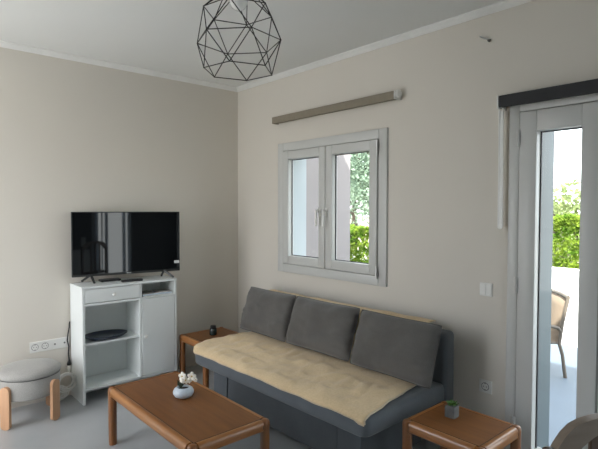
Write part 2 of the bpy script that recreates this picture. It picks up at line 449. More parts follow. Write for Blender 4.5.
obj('ceiling_rose', Lt([(0, 0), (.05, 0), (.05, -.02), (.01, -.026), (0, -.026)], (PC.x, PC.y, H), 24), BLACKP, t, smooth=True)

# ------------------------------------------------------------------ TV cabinet
CX1, CY0, CY1 = .300, -1.618, -.842
t = thing('tv_cabinet', 'white laminate cabinet with drawer, open shelves and door against the left wall', 'cabinet', (.15, -1.22, 0))
tk = .018
bm = bmesh.new()
box(bm, .012, CX1, CY0, CY0 + tk, 0, .882, bev=.001); box(bm, .012, CX1, CY1 - tk, CY1, 0, .882, bev=.001)
box(bm, .012, CX1 + .002, CY0 - .002, CY1 + .002, .882, .900, bev=.0015)
box(bm, .020, CX1 - .003, -1.168, -1.150, .105, .882)                 # divider
box(bm, .020, CX1 - .003, CY0 + tk, CY1 - tk, .105, .123)             # bottom board
box(bm, .020, CX1 - .003, CY0 + tk, -1.168, .752, .770)               # under drawer
box(bm, .020, CX1 - .003, -1.150, CY1 - tk, .758, .774)               # under cubby
box(bm, .03, .045, CY0 + tk, CY1 - tk, 0, .105)                       # rear plinth
obj('body', bm, CABW, t)
bm = B(.012, .020, CY0 + tk, -1.168, .123, .752); box(bm, .012, .020, -1.150, CY1 - tk, .123, .882)
box(bm, .020, .0212, -1.405, -1.399, .123, .752)
obj('back_panel', bm, CABB, t)
obj('shelf', B(.021, CX1 - .02, CY0 + tk, -1.168, .444, .461), CABW, t)
d = obj('drawer', B(CX1 - .018, CX1 + .001, CY0 + tk + .003, -1.171, .775, .878, bev=.0015), CABW, t)
def knob(y, z, part):
    k = Lt([(0, .027), (.010, .0265), (.0145, .021), (.0125, .014), (.006, .009), (.006, 0), (0, 0)], (0, 0, 0), 20)
    k.transform(Matrix.Translation((CX1 + .001, y, z)) @ Matrix.Rotation(PI / 2, 4, 'Y'))
    sub('knob', k, SOCK, part, t, smooth=True)
knob(-1.383, .827, d)
d = obj('door', B(CX1 - .018, CX1 + .001, -1.147, CY1 - tk - .003, .126, .754, bev=.0015), CABW, t)
knob(-1.125, .448, d)
# things in and on the cabinet
TX, TY = .175, -1.400
t = thing('tray', 'dark navy oval tray on the middle shelf of the white cabinet', 'tray', (TX, TY, .461))
bm = Lt([(0, .004), (.10, .004), (.125, .010), (.155, .024), (.160, .026), (.160, .022), (.130, .004), (.115, 0), (0, 0)], (0, 0, 0), 48)
bm.transform(Matrix.Translation((TX, TY, .461)) @ Matrix.Diagonal((.76, 1.06, 1.2, 1)))
obj('dish', bm, NAVY, t, smooth=True, angle=60)
def paper(name, lab, x, y, z, w_, d_, h_, rot):
    t_ = thing(name, lab, 'leaflet', (x, y, z), rot, 'leaflets in the open cubby', world=False)
    obj('cover', B(-d_ / 2, d_ / 2, -w_ / 2, w_ / 2, h_ * .75, h_), PAPER, t_)
    obj('pages', B(-d_ / 2 + .002, d_ / 2 - .002, -w_ / 2, w_ / 2 - .003, 0, h_ * .75), CERAM, t_)
paper('leaflet', 'folded leaflet lying flat at left of the open cubby', .18, -1.075, .7745, .13, .17, .014, .12)
paper('leaflet', 'folded leaflet lying flat at right of the open cubby', .20, -.925, .7745, .13, .15, .018, -.2)

# television
TVR = math.radians(-9.5)
t = thing('television', 'black flat-screen television on the white cabinet', 'television', (.17, -1.203, .897), TVR, world=False)
hw = .432
bm = B(-.020, .0, -hw, hw, .058, .572, bev=.004)
box(bm, -.05, -.018, -.27, .27, .10, .42, bev=.012)
obj('casing', bm, BLACKP, t)
scr = obj('screen', B(-.001, .0025, -hw + .007, hw - .007, .076, .566, bev=.0008), SCREEN, t)
obj('energy_sticker', B(.0025, .0030, hw - .052, hw - .008, .125, .150), SOCK, scr)
obj('logo_plate', B(.0003, .0020, -.018, .018, .063, .070), METAL, t)
for s in (-1, 1):
    f = bmesh.new()
    for e in (-1, 1):
        sp = {(-1, -1): -.045, (-1, 1): .012, (1, -1): .0, (1, 1): .050}[(s, e)]
        tube(f, [(-.012, s * .293, .070), (e * .016 - .010, s * .293 + sp * .2, .060), (e * .070 - .01, s * .293 + sp * 1.25, .0125)], [.010, .011, .009], 8)
    obj('foot', f, BLACKP, t, smooth=True)
t = thing('remote_control', 'black remote control lying in front of the television', 'remote', (.235, -1.205, .90), math.radians(-6), world=False)
obj('body', B(-.021, .021, -.085, .085, .0008, .018, bev=.006, seg=3), BLACKP, t, smooth=True)
bm = bmesh.new()
for i in range(6):
    for j in range(3): box(bm, -.013 + j * .010, -.007 + j * .010, -.06 + i * .020, -.050 + i * .020, .0175, .0190)
obj('buttons', bm, DARKH, t)
t = thing('set_top_box', 'slim black receiver box under the left half of the television', 'receiver', (.10, -1.335, .90), math.radians(-4), world=False)
obj('case', B(-.04, .04, -.08, .08, .003, .018, bev=.003), BLACKP, t)
for a in (-.03, .03):
    for b_ in (-.065, .065): obj('rubber_foot', T([(a, b_, 0.0003), (a, b_, .005)], .007, 8), DARKH, t)

# black power cord and white coil
t = thing('power_cord', 'black cord with plug hanging on wall left of the white cabinet', 'cord', (.02, -1.635, .25))
pts = [(.05, -1.635, .60), (.03, -1.632, .58), (.018, -1.630, .55), (.020, -1.640, .50), (.026, -1.648, .45), (.020, -1.636, .40), (.018, -1.638, .34), (.020, -1.634, .29)]
obj('cable', T(pts, .0055, 6), BLACKP, t, smooth=True)
obj('plug', T([(.021, -1.634, .295), (.022, -1.634, .275), (.022, -1.635, .258), (.022, -1.635, .250)], [.006, .013, .018, .015], 12), BLACKP, t, smooth=True)
def coil(c, turns, r, m=18, wob=.02, tilt=.2):
    pts = []
    for i in range(turns * m):
        a = 2 * PI * i / m; k = i / m
        rr = r * (1 + wob * 3 * math.sin(1.7 * k + 1))
        pts.append((c[0] + .016 * math.sin(k * 2.1) + tilt * .03 * math.cos(a), c[1] + rr * math.cos(a) + .014 * math.sin(k * 1.3), c[2] + rr * math.sin(a) * .95 + .012 * math.sin(k * 2.7)))
    return pts
t = thing('extension_cable', 'white coiled extension cable hanging between pouf and cabinet', 'cable', (.05, -1.65, .05))
bm = T(coil((.115, -1.690, .150), 4, .064), .0065, 6)
obj('coil', bm, WCORD, t, smooth=True)
bm = T(coil((.10, -1.735, .070), 3, .050), .0065, 6)
tube(bm, [(.10, -1.68, .07), (.10, -1.70, .035), (.10, -1.735, .022)], .0055, 6)
obj('coil', bm, WCORD, t, smooth=True)
obj('connector', T([(.030, -1.637, .245), (.032, -1.638, .225), (.036, -1.642, .200)], [.012, .012, .007], 10), WCORD, t, smooth=True)

# ------------------------------------------------------------------ pouf
PX, PY = .246, -1.972
t = thing('pouf', 'round cream fabric pouf on pale wooden legs by the left wall', 'pouf', (PX, PY, 0))
obj('drum', Lt([(0, .180), (.186, .180), (.196, .187), (.199, .205), (.200, .314), (.196, .320), (0, .320)], (PX, PY, 0), 56), POUF, t, smooth=True)
obj('cushion', Lt([(0, .321), (.193, .321), (.202, .327), (.205, .338), (.202, .354), (.186, .370), (.145, .382), (.08, .388), (0, .390)], (PX, PY, 0), 56), POUF, t, smooth=True)
obj('seam', T([(PX + .2005 * math.cos(2 * PI * k / 48), PY + .2005 * math.sin(2 * PI * k / 48), .3205) for k in range(48)], .0018, 6, cyc=True), DARKH, t)
a0 = math.atan2(-.16, .115)
for k in range(4):
    a = a0 + k * PI / 2
    hw_, top_ = .034, .29
    out = [(-hw_ * .95, 0), (hw_ * .95, 0)] + [(hw_ * math.cos(q), top_ - hw_ + hw_ * math.sin(q)) for q in [PI * i / 12 for i in range(13)]]
    out = [(hw_ * math.cos(PI + PI * i / 10) , .020 + .020 * math.sin(PI + PI * i / 10)) for i in range(11)] + out[2:]
    bm = prism(bmesh.new(), out, lambda u, v: (.1998, u, v), (.026, 0, 0))
    # follow the drum's curve
    for v_ in bm.verts:
        ang = v_.co.y / .213; rr = v_.co.x
        v_.co.x = rr * math.cos(ang); v_.co.y = rr * math.sin(ang)
    bm.transform(Matrix.Translation((PX, PY, 0)) @ Matrix.Rotation(a, 4, 'Z'))
    obj('leg', bm, POUFW, t)

# ------------------------------------------------------------------ tables
def make_table(name, label, x0, x1, y0, y1, zt, mx, my, mz, mtop, group=None, rh=.060, lr=.0265):
    """x0..y1 outer size; corner posts, round-edged rails, inset top."""
    t = thing(name, label, 'table', ((x0 + x1) / 2, (y0 + y1) / 2, 0), group=group)
    def post(cx, cy):
        prof = [(0, zt), (lr * .45, zt - .0015), (lr * .8, zt - .007), (lr * .96, zt - .016), (lr, zt - .028), (lr * .98, zt - .07), (lr * .95, .03), (lr * .88, 0), (0, 0)]
        return Lt(prof, (cx, cy, 0), 24)
    for cx in (x0 + lr, x1 - lr):
        for cy in (y0 + lr, y1 - lr):
            lg = obj('leg', post(cx, cy), mz, t, smooth=True)
            sx = 1 if cx < (x0 + x1) / 2 else -1; sy = 1 if cy < (y0 + y1) / 2 else -1
            # dark joint lines where the rails meet the post
            g = bmesh.new()
            for (ax, ay) in ((sx, 0), (0, sy)):
                px_, py_ = cx + ax * (lr + .0005), cy + ay * (lr + .0005)
                m_ = 20
                rr = [(.0265 * math.cos(2 * PI * k / m_), .0300 * math.sin(2 * PI * k / m_)) for k in range(m_)]
                if ax: prism(g, rr, lambda a, b: (px_, cy + a, zt - .034 + b), (.003 * sx, 0, 0))
                else: prism(g, rr, lambda a, b: (cx + a, py_, zt - .034 + b), (0, .003 * sy, 0))
            sub('joint_ring', g, GROOVE, lg, t)
    def rail(a, b, axis):
        m_ = 24; hw_, hh = .0252, rh / 2
        prof = []
        for k in range(m_):
            q = 2 * PI * k / m_; c, s_ = math.cos(q), math.sin(q)
            prof.append((hw_ * math.copysign(abs(c) ** .75, c), hh * math.copysign(abs(s_) ** .75, s_)))
        bm = bmesh.new()
        if axis == 'x': prism(bm, prof, lambda u, v: (a[0], a[1] + u, zt - .003 - hh + v), (b[0] - a[0], 0, 0))
        else: prism(bm, prof, lambda u, v: (a[0] + u, a[1], zt - .003 - hh + v), (0, b[1] - a[1], 0))
        obj('rail', bm, mx if axis == 'x' else my, t, smooth=True, angle=50)
    g_ = lr * 2 + .002
    for cy in (y0 + lr, y1 - lr): rail((x0 + g_ - .004, cy), (x1 - g_ + .004, cy), 'x')
    for cx in (x0 + lr, x1 - lr): rail((cx, y0 + g_ - .004), (cx, y1 - g_ + .004), 'y')
    i = lr + .012
    tp = obj('tabletop', B(x0 + i, x1 - i, y0 + i, y1 - i, zt - .026, zt - .0035, bev=.0015), mtop, t)
    bm = bmesh.new(); e = .0022; z0, z1 = zt - .006, zt - .0030
    a, b, c, d = x0 + i, x1 - i, y0 + i, y1 - i
    box(bm, a, b, c, c + e, z0, z1); box(bm, a, b, d - e, d, z0, z1); box(bm, a, a + e, c, d, z0, z1); box(bm, b - e, b, c, d, z0, z1)
    sub('inlay_line', bm, GROOVE, tp, t)
    return t
make_table('coffee_table', 'long low brown wooden coffee table in front of the sofa', 1.02, 2.085, -1.705, -1.215, .37, WRX, WRY, WRZ, WTOP)
make_table('end_table', 'brown wooden end table right of the sofa, under the single socket', 2.585, 3.045, -.755, -.345, .40, WRX, WRY, WRZ, WTOP)
make_table('end_table', 'shaded brown end table in the corner between white cabinet and sofa', .245, .690, -.800, -.350, .40, WRX, WRY, WRZ, WTOP)

# orchid bowl on the coffee table
ox, oy, oz = 1.488, -1.418, .3665
t = thing('flower_bowl', 'pale ceramic bowl of white orchid flowers on the coffee table', 'flowers', (ox, oy, oz))
obj('bowl', Lt([(0, 0), (.036, 0), (.052, .009), (.061, .024), (.062, .036), (.054, .051), (.042, .060), (.036, .061), (.034, .056), (.034, .048), (0, .048)], (ox, oy, oz), 40), CERAM, t, smooth=True, angle=60)
obj('soil', Lt([(0, .052), (.025, .051), (.0345, .049)], (ox, oy, oz), 24), SOIL, t)
rv = Vector((.663, .7485, 0)); fv = Vector((-.748, .663, 0)); base = Vector((ox, oy, oz))
def at(u, v, w_): return base + rv * u + fv * w_ + Vector((0, 0, v))
obj('stem', T([at(-.018, .05, 0), at(-.020, .085, 0), at(-.012, .12, .004), at(.01, .135, 0), at(.045, .128, -.004), at(.065, .115, -.004)], [.005, .0045, .003, .0025, .002, .0015], 6), STEM, t, smooth=True)
bm = bmesh.new()
for (a, l, w_) in ((-.5, .075, .012), (.5, .06, .012), (1.9, .055, .012), (3.4, .06, .011), (-.1, .09, .010)):
    p0 = at(-.016, .05, 0); dr = rv * math.cos(a) * .35 + fv * math.sin(a) * .35 + Vector((0, 0, 1)); dr.normalize(); sd = dr.cross(fv).normalized()
    q = [p0, p0 + dr * l * .5 + sd * w_, p0 + dr * l, p0 + dr * l * .5 - sd * w_]
    vs = [bm.verts.new(x) for x in q] + [bm.verts.new(x + fv * .002) for x in q]
    bm.faces.new(vs[:4]); bm.faces.new(vs[4:][::-1])
    for i in range(4): bm.faces.new((vs[i], vs[4 + i], vs[4 + (i + 1) % 4], vs[(i + 1) % 4]))
obj('leaves', bm, STEM, t)
for (u, v, w_, s, yaw) in ((-.004, .128, -.012, .023, -.3), (.016, .106, -.016, .020, .5), (-.010, .104, -.01, .015, -.8), (.052, .127, -.010, .023, .2), (.038, .104, -.012, .016, .7), (.074, .108, -.008, .014, 1.0)):
    c = at(u, v, w_)
    n_ = (-fv * math.cos(yaw) + rv * math.sin(yaw) + Vector((0, 0, .25))).normalized()
    e1 = n_.cross(Vector((0, 0, 1))).normalized(); e2 = n_.cross(e1)
    bm = bmesh.new()
    for k in range(5):
        a = 2 * PI * k / 5 + u * 40
        dv = e1 * math.cos(a) + e2 * math.sin(a); pv = n_.cross(dv)
        cc = c + dv * s * .58
        mm = Matrix((( *dv, 0), (*pv, 0), (*n_, 0), (0, 0, 0, 1))).transposed(); mm.translation = cc
        bmesh.ops.create_icosphere(bm, subdivisions=2, radius=1, matrix=mm @ Matrix.Diagonal((s * .62, s * .46, s * .14, 1)))
    f = obj('flower', bm, PETAL, t, smooth=True)
    hb = bmesh.new(); bmesh.ops.create_icosphere(hb, subdivisions=1, radius=s * .22, matrix=Matrix.Translation(c + n_ * s * .12))
    sub('heart', hb, PETC, f, t, smooth=True)

# succulent on the right end table
sx, sy, sz = 2.744, -.520, .3965
t = thing('succulent_plant', 'small green succulent in a square concrete pot on the right end table', 'plant', (sx, sy, sz))
bm = bmesh.new(); box(bm, -.0275, .0275, -.0275, .0275, 0, .060, bev=.003)
box(bm, -.023, .023, -.023, .023, .056, .0615)
bm.transform(Matrix.Translation((sx, sy, sz)) @ Matrix.Rotation(.06, 4, 'Z'))
obj('pot', bm, CONC, t)
bm = bmesh.new()
for i in range(34):
    a = i * 2.4; el = .35 + 1.1 * (i / 34); r_ = .017 - .007 * (i / 34)
    dv = Vector((math.cos(a) * math.cos(el), math.sin(a) * math.cos(el), math.sin(el)))
    sd = dv.cross(Vector((0, 0, 1))).normalized(); up = sd.cross(dv)
    b0 = Vector((sx, sy, sz + .064)) + Vector((math.cos(a), math.sin(a), 0)) * .008 * (i % 3)
    mm = Matrix(((*dv, 0), (*sd, 0), (*up, 0), (0, 0, 0, 1))).transposed(); mm.translation = b0 + dv * r_ * .8
    bmesh.ops.create_icosphere(bm, subdivisions=1, radius=1, matrix=mm @ Matrix.Diagonal((r_, r_ * .32, r_ * .18, 1)))
obj('leaves', bm, SUCC, t, smooth=True)

# lidded jar on the left end table
jx, jy, jz = .455, -.575, .3965
t = thing('candle_jar', 'small dark green lidded jar on the corner end table', 'jar', (jx, jy, jz))
obj('jar', Lt([(0, 0), (.029, 0), (.032, .004), (.032, .052), (.028, .058), (0, .058)], (jx, jy, jz), 28), JAR, t, smooth=True)
obj('lid', Lt([(0, .0585), (.024, .0585), (.025, .062), (.025, .078), (.022, .081), (0, .081)], (jx, jy, jz), 28), BLACKP, t, smooth=True)

# ------------------------------------------------------------------ sofa
SZ = .430; SR = math.radians(1.0)
SO = Vector((2.50, -.055, 0))
t = thing('sofa', 'grey fabric armless sofa bed under the white window', 'sofa', SO, SR, world=False)
L = 1.745           # local: x from -L to 0, y from 0 (wall) to -.93 (front)
FR = -.900
# seat slab with softly rounded corners, the left front one more so
def rounded_outline(x0, x1, y0, y1, rl, rr, inset=0):
    o = []
    def arc(cx, cy, r, a, b, n_=8):
        for i in range(n_ + 1):
            q = a + (b - a) * i / n_; o.append((cx + (r - inset) * math.cos(q), cy + (r - inset) * math.sin(q)))
    arc(x0 + rl, y0 + rl, rl, PI, 1.5 * PI); arc(x1 - rr, y0 + rr, rr, 1.5 * PI, 2 * PI); arc(x1 - .03, y1 - .03, .03, 0, .5 * PI); arc(x0 + .03, y1 - .03, .03, .5 * PI, PI)
    return o
bm = bmesh.new(); rings = []
for (z, ins) in ((.322, .022), (.325, .008), (.334, 0), (SZ - .035, 0), (SZ - .016, .005), (SZ - .005, .014), (SZ, .028)):
    rings.append([bm.verts.new((x, y, z)) for x, y in rounded_outline(-L, 0, FR, -.13, .13, .055, ins)])
for A, C in zip(rings, rings[1:]):
    for i in range(len(A)): bm.faces.new((A[i], A[(i + 1) % len(A)], C[(i + 1) % len(A)], C[i]))
bm.faces.new(rings[0][::-1]); bm.faces.new(rings[-1])
obj('seat', bm, GREYF, t, smooth=True, angle=50)
bm = B(-L, -.005, -.128, -.012, .16, .735, bev=.030, seg=5)
obj('backrest', bm, GREYF, t, smooth=True, angle=50)
BF = FR + .165      # base front
bm = bmesh.new()
box(bm, -L + .09, -L + .27, BF, -.14, .012, .321, bev=.004); box(bm, -.345, -.165, BF, -.14, .012, .321, bev=.004)
box(bm, -L + .27, -.345, BF + .018, -.14, .012, .321)
obj('base', bm, GREYF, t)
obj('storage_panel', B(-L + .275, -.350, BF + .006, BF + .0175, .02, .308, bev=.003), GREYF, t)
for x in (-L + .14, -.22):
    for y in (BF + .06, -.2): obj('foot', T([(x, y, 0), (x, y, .013)], .025, 12), BLACKP, t)

# beige cover draped over seat and backrest
t = thing('sofa_cover', 'creased beige quilted cover draped over the grey sofa seat and back', 'throw', SO + Vector((0, 0, SZ)), SR, world=False)
def cover_path():
    # (y, z, normal) from the front hem to behind the backrest, local to sofa with z absolute
    P = []
    P += [(FR - .006, SZ - .014), (FR - .007, SZ - .009), (FR - .004, SZ - .003), (FR + .012, SZ + .004), (FR + .04, SZ + .008)]
    n_ = 26
    for i in range(1, n_): P.append((FR + .04 + (-.175 - FR - .04) * i / n_, SZ + .008))
    P += [(-.165, SZ + .012), (-.150, SZ + .03)]
    for i in range(1, 9): P.append((-.146, SZ + .03 + (.70 - SZ - .03) * i / 9))
    P += [(-.145, .722), (-.134, .752), (-.107, .768), (-.07, .770), (-.035, .764)]
    return P
path = cover_path(); NX = 110
bm = bmesh.new(); grid = []
for j, (y, z) in enumerate(path):
    row = []
    sf = min(1, max(0, (y - FR) / (-.15 - FR)))
    for i in range(NX + 1):
        u = i / NX
        back = z > SZ + .02 and j > 20
        xr = .004 - .125 * sf if not back else -.135      # right hem slants towards the back
        xl = -L - .006
        x = xl + (xr - xl) * u
        # left front corner follows the rounded seat
        yy = y; zz = z
        if not back:
            dxl = x - (-L)
            rl = .13
            if dxl < rl:
                lim = FR + rl - math.sqrt(max(0, rl * rl - (rl - max(dxl, 0)) ** 2))
                if yy < lim + .0: yy = lim - (.006 if yy < FR + .001 else -.0) + (y - FR) * .4
            wr = noise.noise(Vector((x * 5.5, y * 7, 1.3))) * .010 + abs(noise.noise(Vector((x * 9, y * 8 + x * 5, 4.1)))) * .024 + max(0, .22 - abs(noise.noise(Vector((x * 4 + y * 3, y * 5 - x * 2, 9.1))))) * .05
            wr *= .35 + .65 * min(1, (1 - u) / .10)
            wr *= .25 + .75 * min(1, max(0, (-.33 - y) / .10))      # pressed flat under the cushions
            quilt = -.006 * (max(0, 1 - abs(((x + 9) % .28) - .14) / .012) + max(0, 1 - abs(((y + 9) % .24) - .12) / .012))
            left_puff = .012 * max(0, 1 - (x + L) / .35)
            lift = min(1, max(0, (yy - FR) / .03))
            zz += lift * (max(wr + quilt, -.004) + left_puff * min(1, u / .02 + .3)) 
            if u < .01 and y > FR + .02: zz -= .02
            if j == 0: zz += noise.noise(Vector((x * 7, 3.3, 0))) * .007
            if j == 0 and u > .97: zz -= .010
            if yy < FR: yy -= abs(noise.noise(Vector((x * 9, 1.7, 0)))) * .008
        else:
            wv = noise.noise(Vector((x * 5, z * 6, 7.7)))
            if z < .73: yy -= abs(wv) * .010
            else: zz += abs(wv) * .014 + .004
        row.append(bm.verts.new((x, yy, zz - SZ)))
    grid.append(row)
for A, C in zip(grid, grid[1:]):
    for i in range(NX): bm.faces.new((A[i], A[i + 1], C[i + 1], C[i]))
cv = obj('cloth', bm, BEIGE, t, smooth=True, angle=80)
s = cv.modifiers.new('t', 'SOLIDIFY'); s.thickness = .007; s.offset = 1
# hem piping along front and right edges
hem = [v for v in ((grid_pt) for grid_pt in [])]
def hemline(idx):
    return idx
cv_me = cv.data
cols = NX + 1
front = [cv_me.vertices[i].co.copy() for i in range(0, cols, 2)]
right = [cv_me.vertices[j * cols + NX].co.copy() for j in range(0, 31)]
obj('hem', tube(T([p + Vector((0, -.004, 0)) for p in front], .0055, 6), [p + Vector((0.001, 0, .004)) for p in right], .0055, 6), PIPE, t, smooth=True)

# three cushions
def cushion_mesh(w_, h_, th, seed):
    bm = bmesh.new(); n_ = 26
    def P(i, j, side):
        u = -1 + 2 * i / n_; v = -1 + 2 * j / n_
        prof = ((1 - abs(u) ** 3.6) * (1 - abs(v) ** 3.6)) ** .50
        x = w_ / 2 * u * (1 - .035 * (1 - v * v) * abs(u) ** 6 - .030 * abs(u * v) ** 5)
        z = h_ / 2 * v * (1 - .045 * (1 - u * u) * abs(v) ** 6 - .035 * abs(u * v) ** 5)
        nz = noise.noise(Vector((u * 2.2 + seed, v * 2.2, seed))) * .020 + abs(noise.noise(Vector((u * 4 + v * 2, v * 3.5 - u * 2, seed * 3)))) * .034 * (.35 + .65 * abs(u) ** 2) - .045 * max(0, u - .45) * max(0, 1 - abs(noise.noise(Vector((v * 3.1 + seed, u * 1.5, 2.2)))) * 4)
        return Vector((x, side * (th / 2 * prof + (nz - .006) * prof), z))
    F = [[bm.verts.new(P(i, j, -1)) for j in range(n_ + 1)] for i in range(n_ + 1)]
    K = [[F[i][j] if i in (0, n_) or j in (0, n_) else bm.verts.new(P(i, j, 1)) for j in range(n_ + 1)] for i in range(n_ + 1)]
    for i in range(n_):
        for j in range(n_):
            bm.faces.new((F[i][j], F[i + 1][j], F[i + 1][j + 1], F[i][j + 1]))
            bm.faces.new((K[i][j], K[i][j + 1], K[i + 1][j + 1], K[i + 1][j]))
    rim = [P(i, 0, 1) for i in range(n_)] + [P(n_, j, 1) for j in range(n_)] + [P(n_ - i, n_, 1) for i in range(n_)] + [P(0, n_ - j, 1) for j in range(n_)]
    return bm, rim
for (cx, label, seed, w_, dy, rz) in ((.885, 'dark grey cushion at the corner end of the sofa, nearest the television', 1.1, .615, 0, -.01),
                                 (1.520, 'dark grey middle cushion of the three leaning on the sofa back', 4.7, .66, -.006, .0),
                                 (2.185, 'dark grey cushion at the end of the sofa nearest the succulent', 8.2, .635, -.030, -.02)):
    t = thing('cushion', label, 'cushion', (cx + .045, -.322 + dy - (2.5 - cx) * math.tan(SR), SZ + .028), SR + rz, 'dark grey cushions on the sofa', world=False)
    bm, rim = cushion_mesh(w_, .375, .135, seed)
    M_ = Matrix.Translation((0, -.0, .178)) @ Matrix.Rotation(math.radians(-19), 4, 'X')
    bm.transform(M_)
    obj('cover', bm, GREYC, t, smooth=True, angle=80)
    obj('seam', T([M_ @ p for p in rim], .0035, 6, cyc=True), GREYC, t, smooth=True)

# ------------------------------------------------------------------ dining chair, only its crest shows
P1 = Vector((3.668, -1.639, -.0)); dirv = Vector((.6, .8, 0)); ang = math.atan2(.8, .6)
t = thing('dining_chair', 'grey-brown wooden dining chair with arched crest rail near the glazed door', 'chair', P1, ang, world=False)
Wc = .41
topc = [(0.0071, 0.9242), (0.0177, 0.9428), (0.0398, 0.9685), (0.0620, 0.9853), (0.0885, 0.9950), (0.1150, 1.0003), (0.1505, 1.0048), (0.2050, 1.0065)]
botc = [(0.2050, 0.9729), (0.1416, 0.9676), (0.1150, 0.9561), (0.0885, 0.9384), (0.0620, 0.9154), (0.0398, 0.8915), (0.0177, 0.8649), (0.0071, 0.8534)]
out = topc + [(Wc - x, z) for x, z in topc[::-1][1:]] + [(Wc - x, z) for x, z in botc[::-1]][0:-1] + botc
bm = prism(bmesh.new(), out, lambda a, b: (a, .012, b), (0, -.026, 0))
for v_ in bm.verts:
    q = (v_.co.x - Wc / 2) / (Wc / 2); v_.co.y += .022 * (1 - q * q)
bmesh.ops.recalc_face_normals(bm, faces=bm.faces)
obj('crest_rail', bm, DCH, t, smooth=True, angle=30)
for x in (-.012, Wc - .018):
    obj('rear_post', B(x, x + .030, -.022, .016, 0, .938, bev=.010, seg=3), DCHD, t, smooth=True)
for x in (.116, .19, .264):
    obj('back_slat', B(x, x + .028, .016, .028, .52, .99 if x > .15 and x < .24 else .975, bev=.003), DCHD, t)
obj('lower_rail', B(.015, Wc - .015, -.012, .012, .52, .56, bev=.004), DCHD, t)
obj('seat', B(-.02, Wc + .02, -.44, .01, .43, .465, bev=.012, seg=3), DCH, t, smooth=True)
for x in (.0, Wc - .036):
    obj('front_leg', B(x, x + .036, -.42, -.384, 0, .431, bev=.005), DCHD, t)
obj('seat_rail', B(.015, Wc - .015, -.415, -.395, .37, .43), DCHD, t)

# ------------------------------------------------------------------ outdoors
GZ = -.10
struct('terrace', B(-4, 9, TH, 3.3, GZ - .1, GZ), TERR, label='pale tiled terrace outside the glazed door')
struct('wall_garden', B(-4, 9, 3.3, 3.5, GZ, .785), EXTW, label='low white garden wall across the terrace')
struct('ground', B(-60, 60, 3.5, 90, GZ - .25, GZ - .05), EARTH, label='garden ground beyond the terrace wall')
struct('ground_front', B(-40, 40, -40, Y0 - .3, GZ - .1, GZ), BOUNCE, label='ground behind the viewer, made pale to bounce light indoors')
struct('wall_wing', B(-3, .50, TH, 1.125, GZ, 3.1), PINK, label='pink rendered side wing of the house beyond the window')
struct('roof', B(-.4, X1 + .4, Y0 - 1.2, TH + .05, H + .2, H + .35), EXTW, label='flat roof of the house, rear overhang added to block the sun')  # overhang past the back wall is added to keep sun out of the room

def leaf_cloud(n, fn, size, seed):
    rnd = random.Random(seed); bm = bmesh.new()
    for _ in range(n):
        c = Vector(fn(rnd)); a = Vector((rnd.gauss(0, 1), rnd.gauss(0, 1), rnd.gauss(0, 1))).normalized()
        b = a.orthogonal().normalized(); b.rotate(Matrix.Rotation(rnd.uniform(0, 6.28), 3, a)); s_ = size * rnd.uniform(.6, 1.3)
        w_ = b.cross(a) * s_ * .55; l = b * s_
        bend = a * s_ * .25
        vs = [bm.verts.new(p) for p in (c - l, c - w_ + bend, c + l, c + w_ + bend)]
        bm.faces.new((vs[0], vs[1], vs[2])); bm.faces.new((vs[0], vs[2], vs[3]))
    return bm
def hedge_fn(x0, x1, y0, y1, z0, z1):
    def f(r):
        x = r.uniform(x0, x1); y = r.uniform(y0, y1)
        top = z1 + .10 * noise.noise(Vector((x * 3, y * 3, 2)))
        if r.random() < .55: y = y0 + abs(r.gauss(0, .06)) + .05 * noise.noise(Vector((x * 4, 9, 1)))
        return (x, y, r.uniform(z0, top) if r.random() < .8 else top - abs(r.gauss(0, .05)))
    return f
def crown_fn(c, rx, ry, rz, lumps, seed):
    r0 = random.Random(seed); L_ = []
    for _ in range(lumps):
        a = r0.uniform(0, 6.28); q = r0.uniform(-.9, .9); s_ = r0.uniform(.45, .8)
        L_.append((Vector((c[0] + rx * s_ * math.cos(a) * math.sqrt(1 - q * q), c[1] + ry * s_ * math.sin(a) * math.sqrt(1 - q * q), c[2] + rz * s_ * q)), r0.uniform(.28, .5)))
    def f(r):
        p, k = L_[r.randrange(len(L_))]
        d = Vector((r.gauss(0, 1), r.gauss(0, 1), r.gauss(0, 1))).normalized() * (r.random() ** .4) * k
        return (p.x + d.x * rx, p.y + d.y * ry, p.z + d.z * rz)
    return f
hb = obj('hedge', leaf_cloud(12000, hedge_fn(.6, 3.0, 3.6, 4.3, -.15, 1.38), .036, 3), LEAF)
tag(hb, 'bright yellow-green hedge above the white wall beyond the glazed door', 'hedge')
sb = obj('shrub', leaf_cloud(8500, hedge_fn(-2.3, -.3, 2.6, 3.25, -.10, 1.20), .036, 5), LEAF)
tag(sb, 'bright yellow-green shrub low outside the right pane of the window', 'shrub')
def tree(name, label, x, y, h_, cr, cz_, n_, seed, m, lumps=14, size=.07):
    t_ = thing(name, label, 'tree', (x, y, GZ - .05))
    rr = random.Random(seed)
    bm = T([(x, y, GZ - .05), (x + .06, y, h_ * .25), (x - .05, y + .05, h_ * .5), (x + .03, y, h_ * .75)], [.10, .085, .06, .025], 8)
    for k in range(7):
        a = rr.uniform(0, 6.28); z0 = h_ * rr.uniform(.25, .55)
        tube(bm, [(x, y, z0), (x + cr[0] * .35 * math.cos(a), y + cr[1] * .35 * math.sin(a), z0 + .15 * h_), (x + cr[0] * .7 * math.cos(a), y + cr[1] * .7 * math.sin(a), z0 + .3 * h_)], [.04, .028, .01], 6)
    obj('trunk', bm, BARK, t_, smooth=True)
    obj('crown', leaf_cloud(n_, crown_fn((x, y, cz_), *cr, lumps, seed), size, seed + 1), m, t_)
    return t_
tree('tree', 'pale bushy tree behind the hedge, seen through the glazed door', .95, 7.0, 2.2, (1.2, 1.0, 1.0), 1.25, 6500, 21, LEAFT, 18, .06)
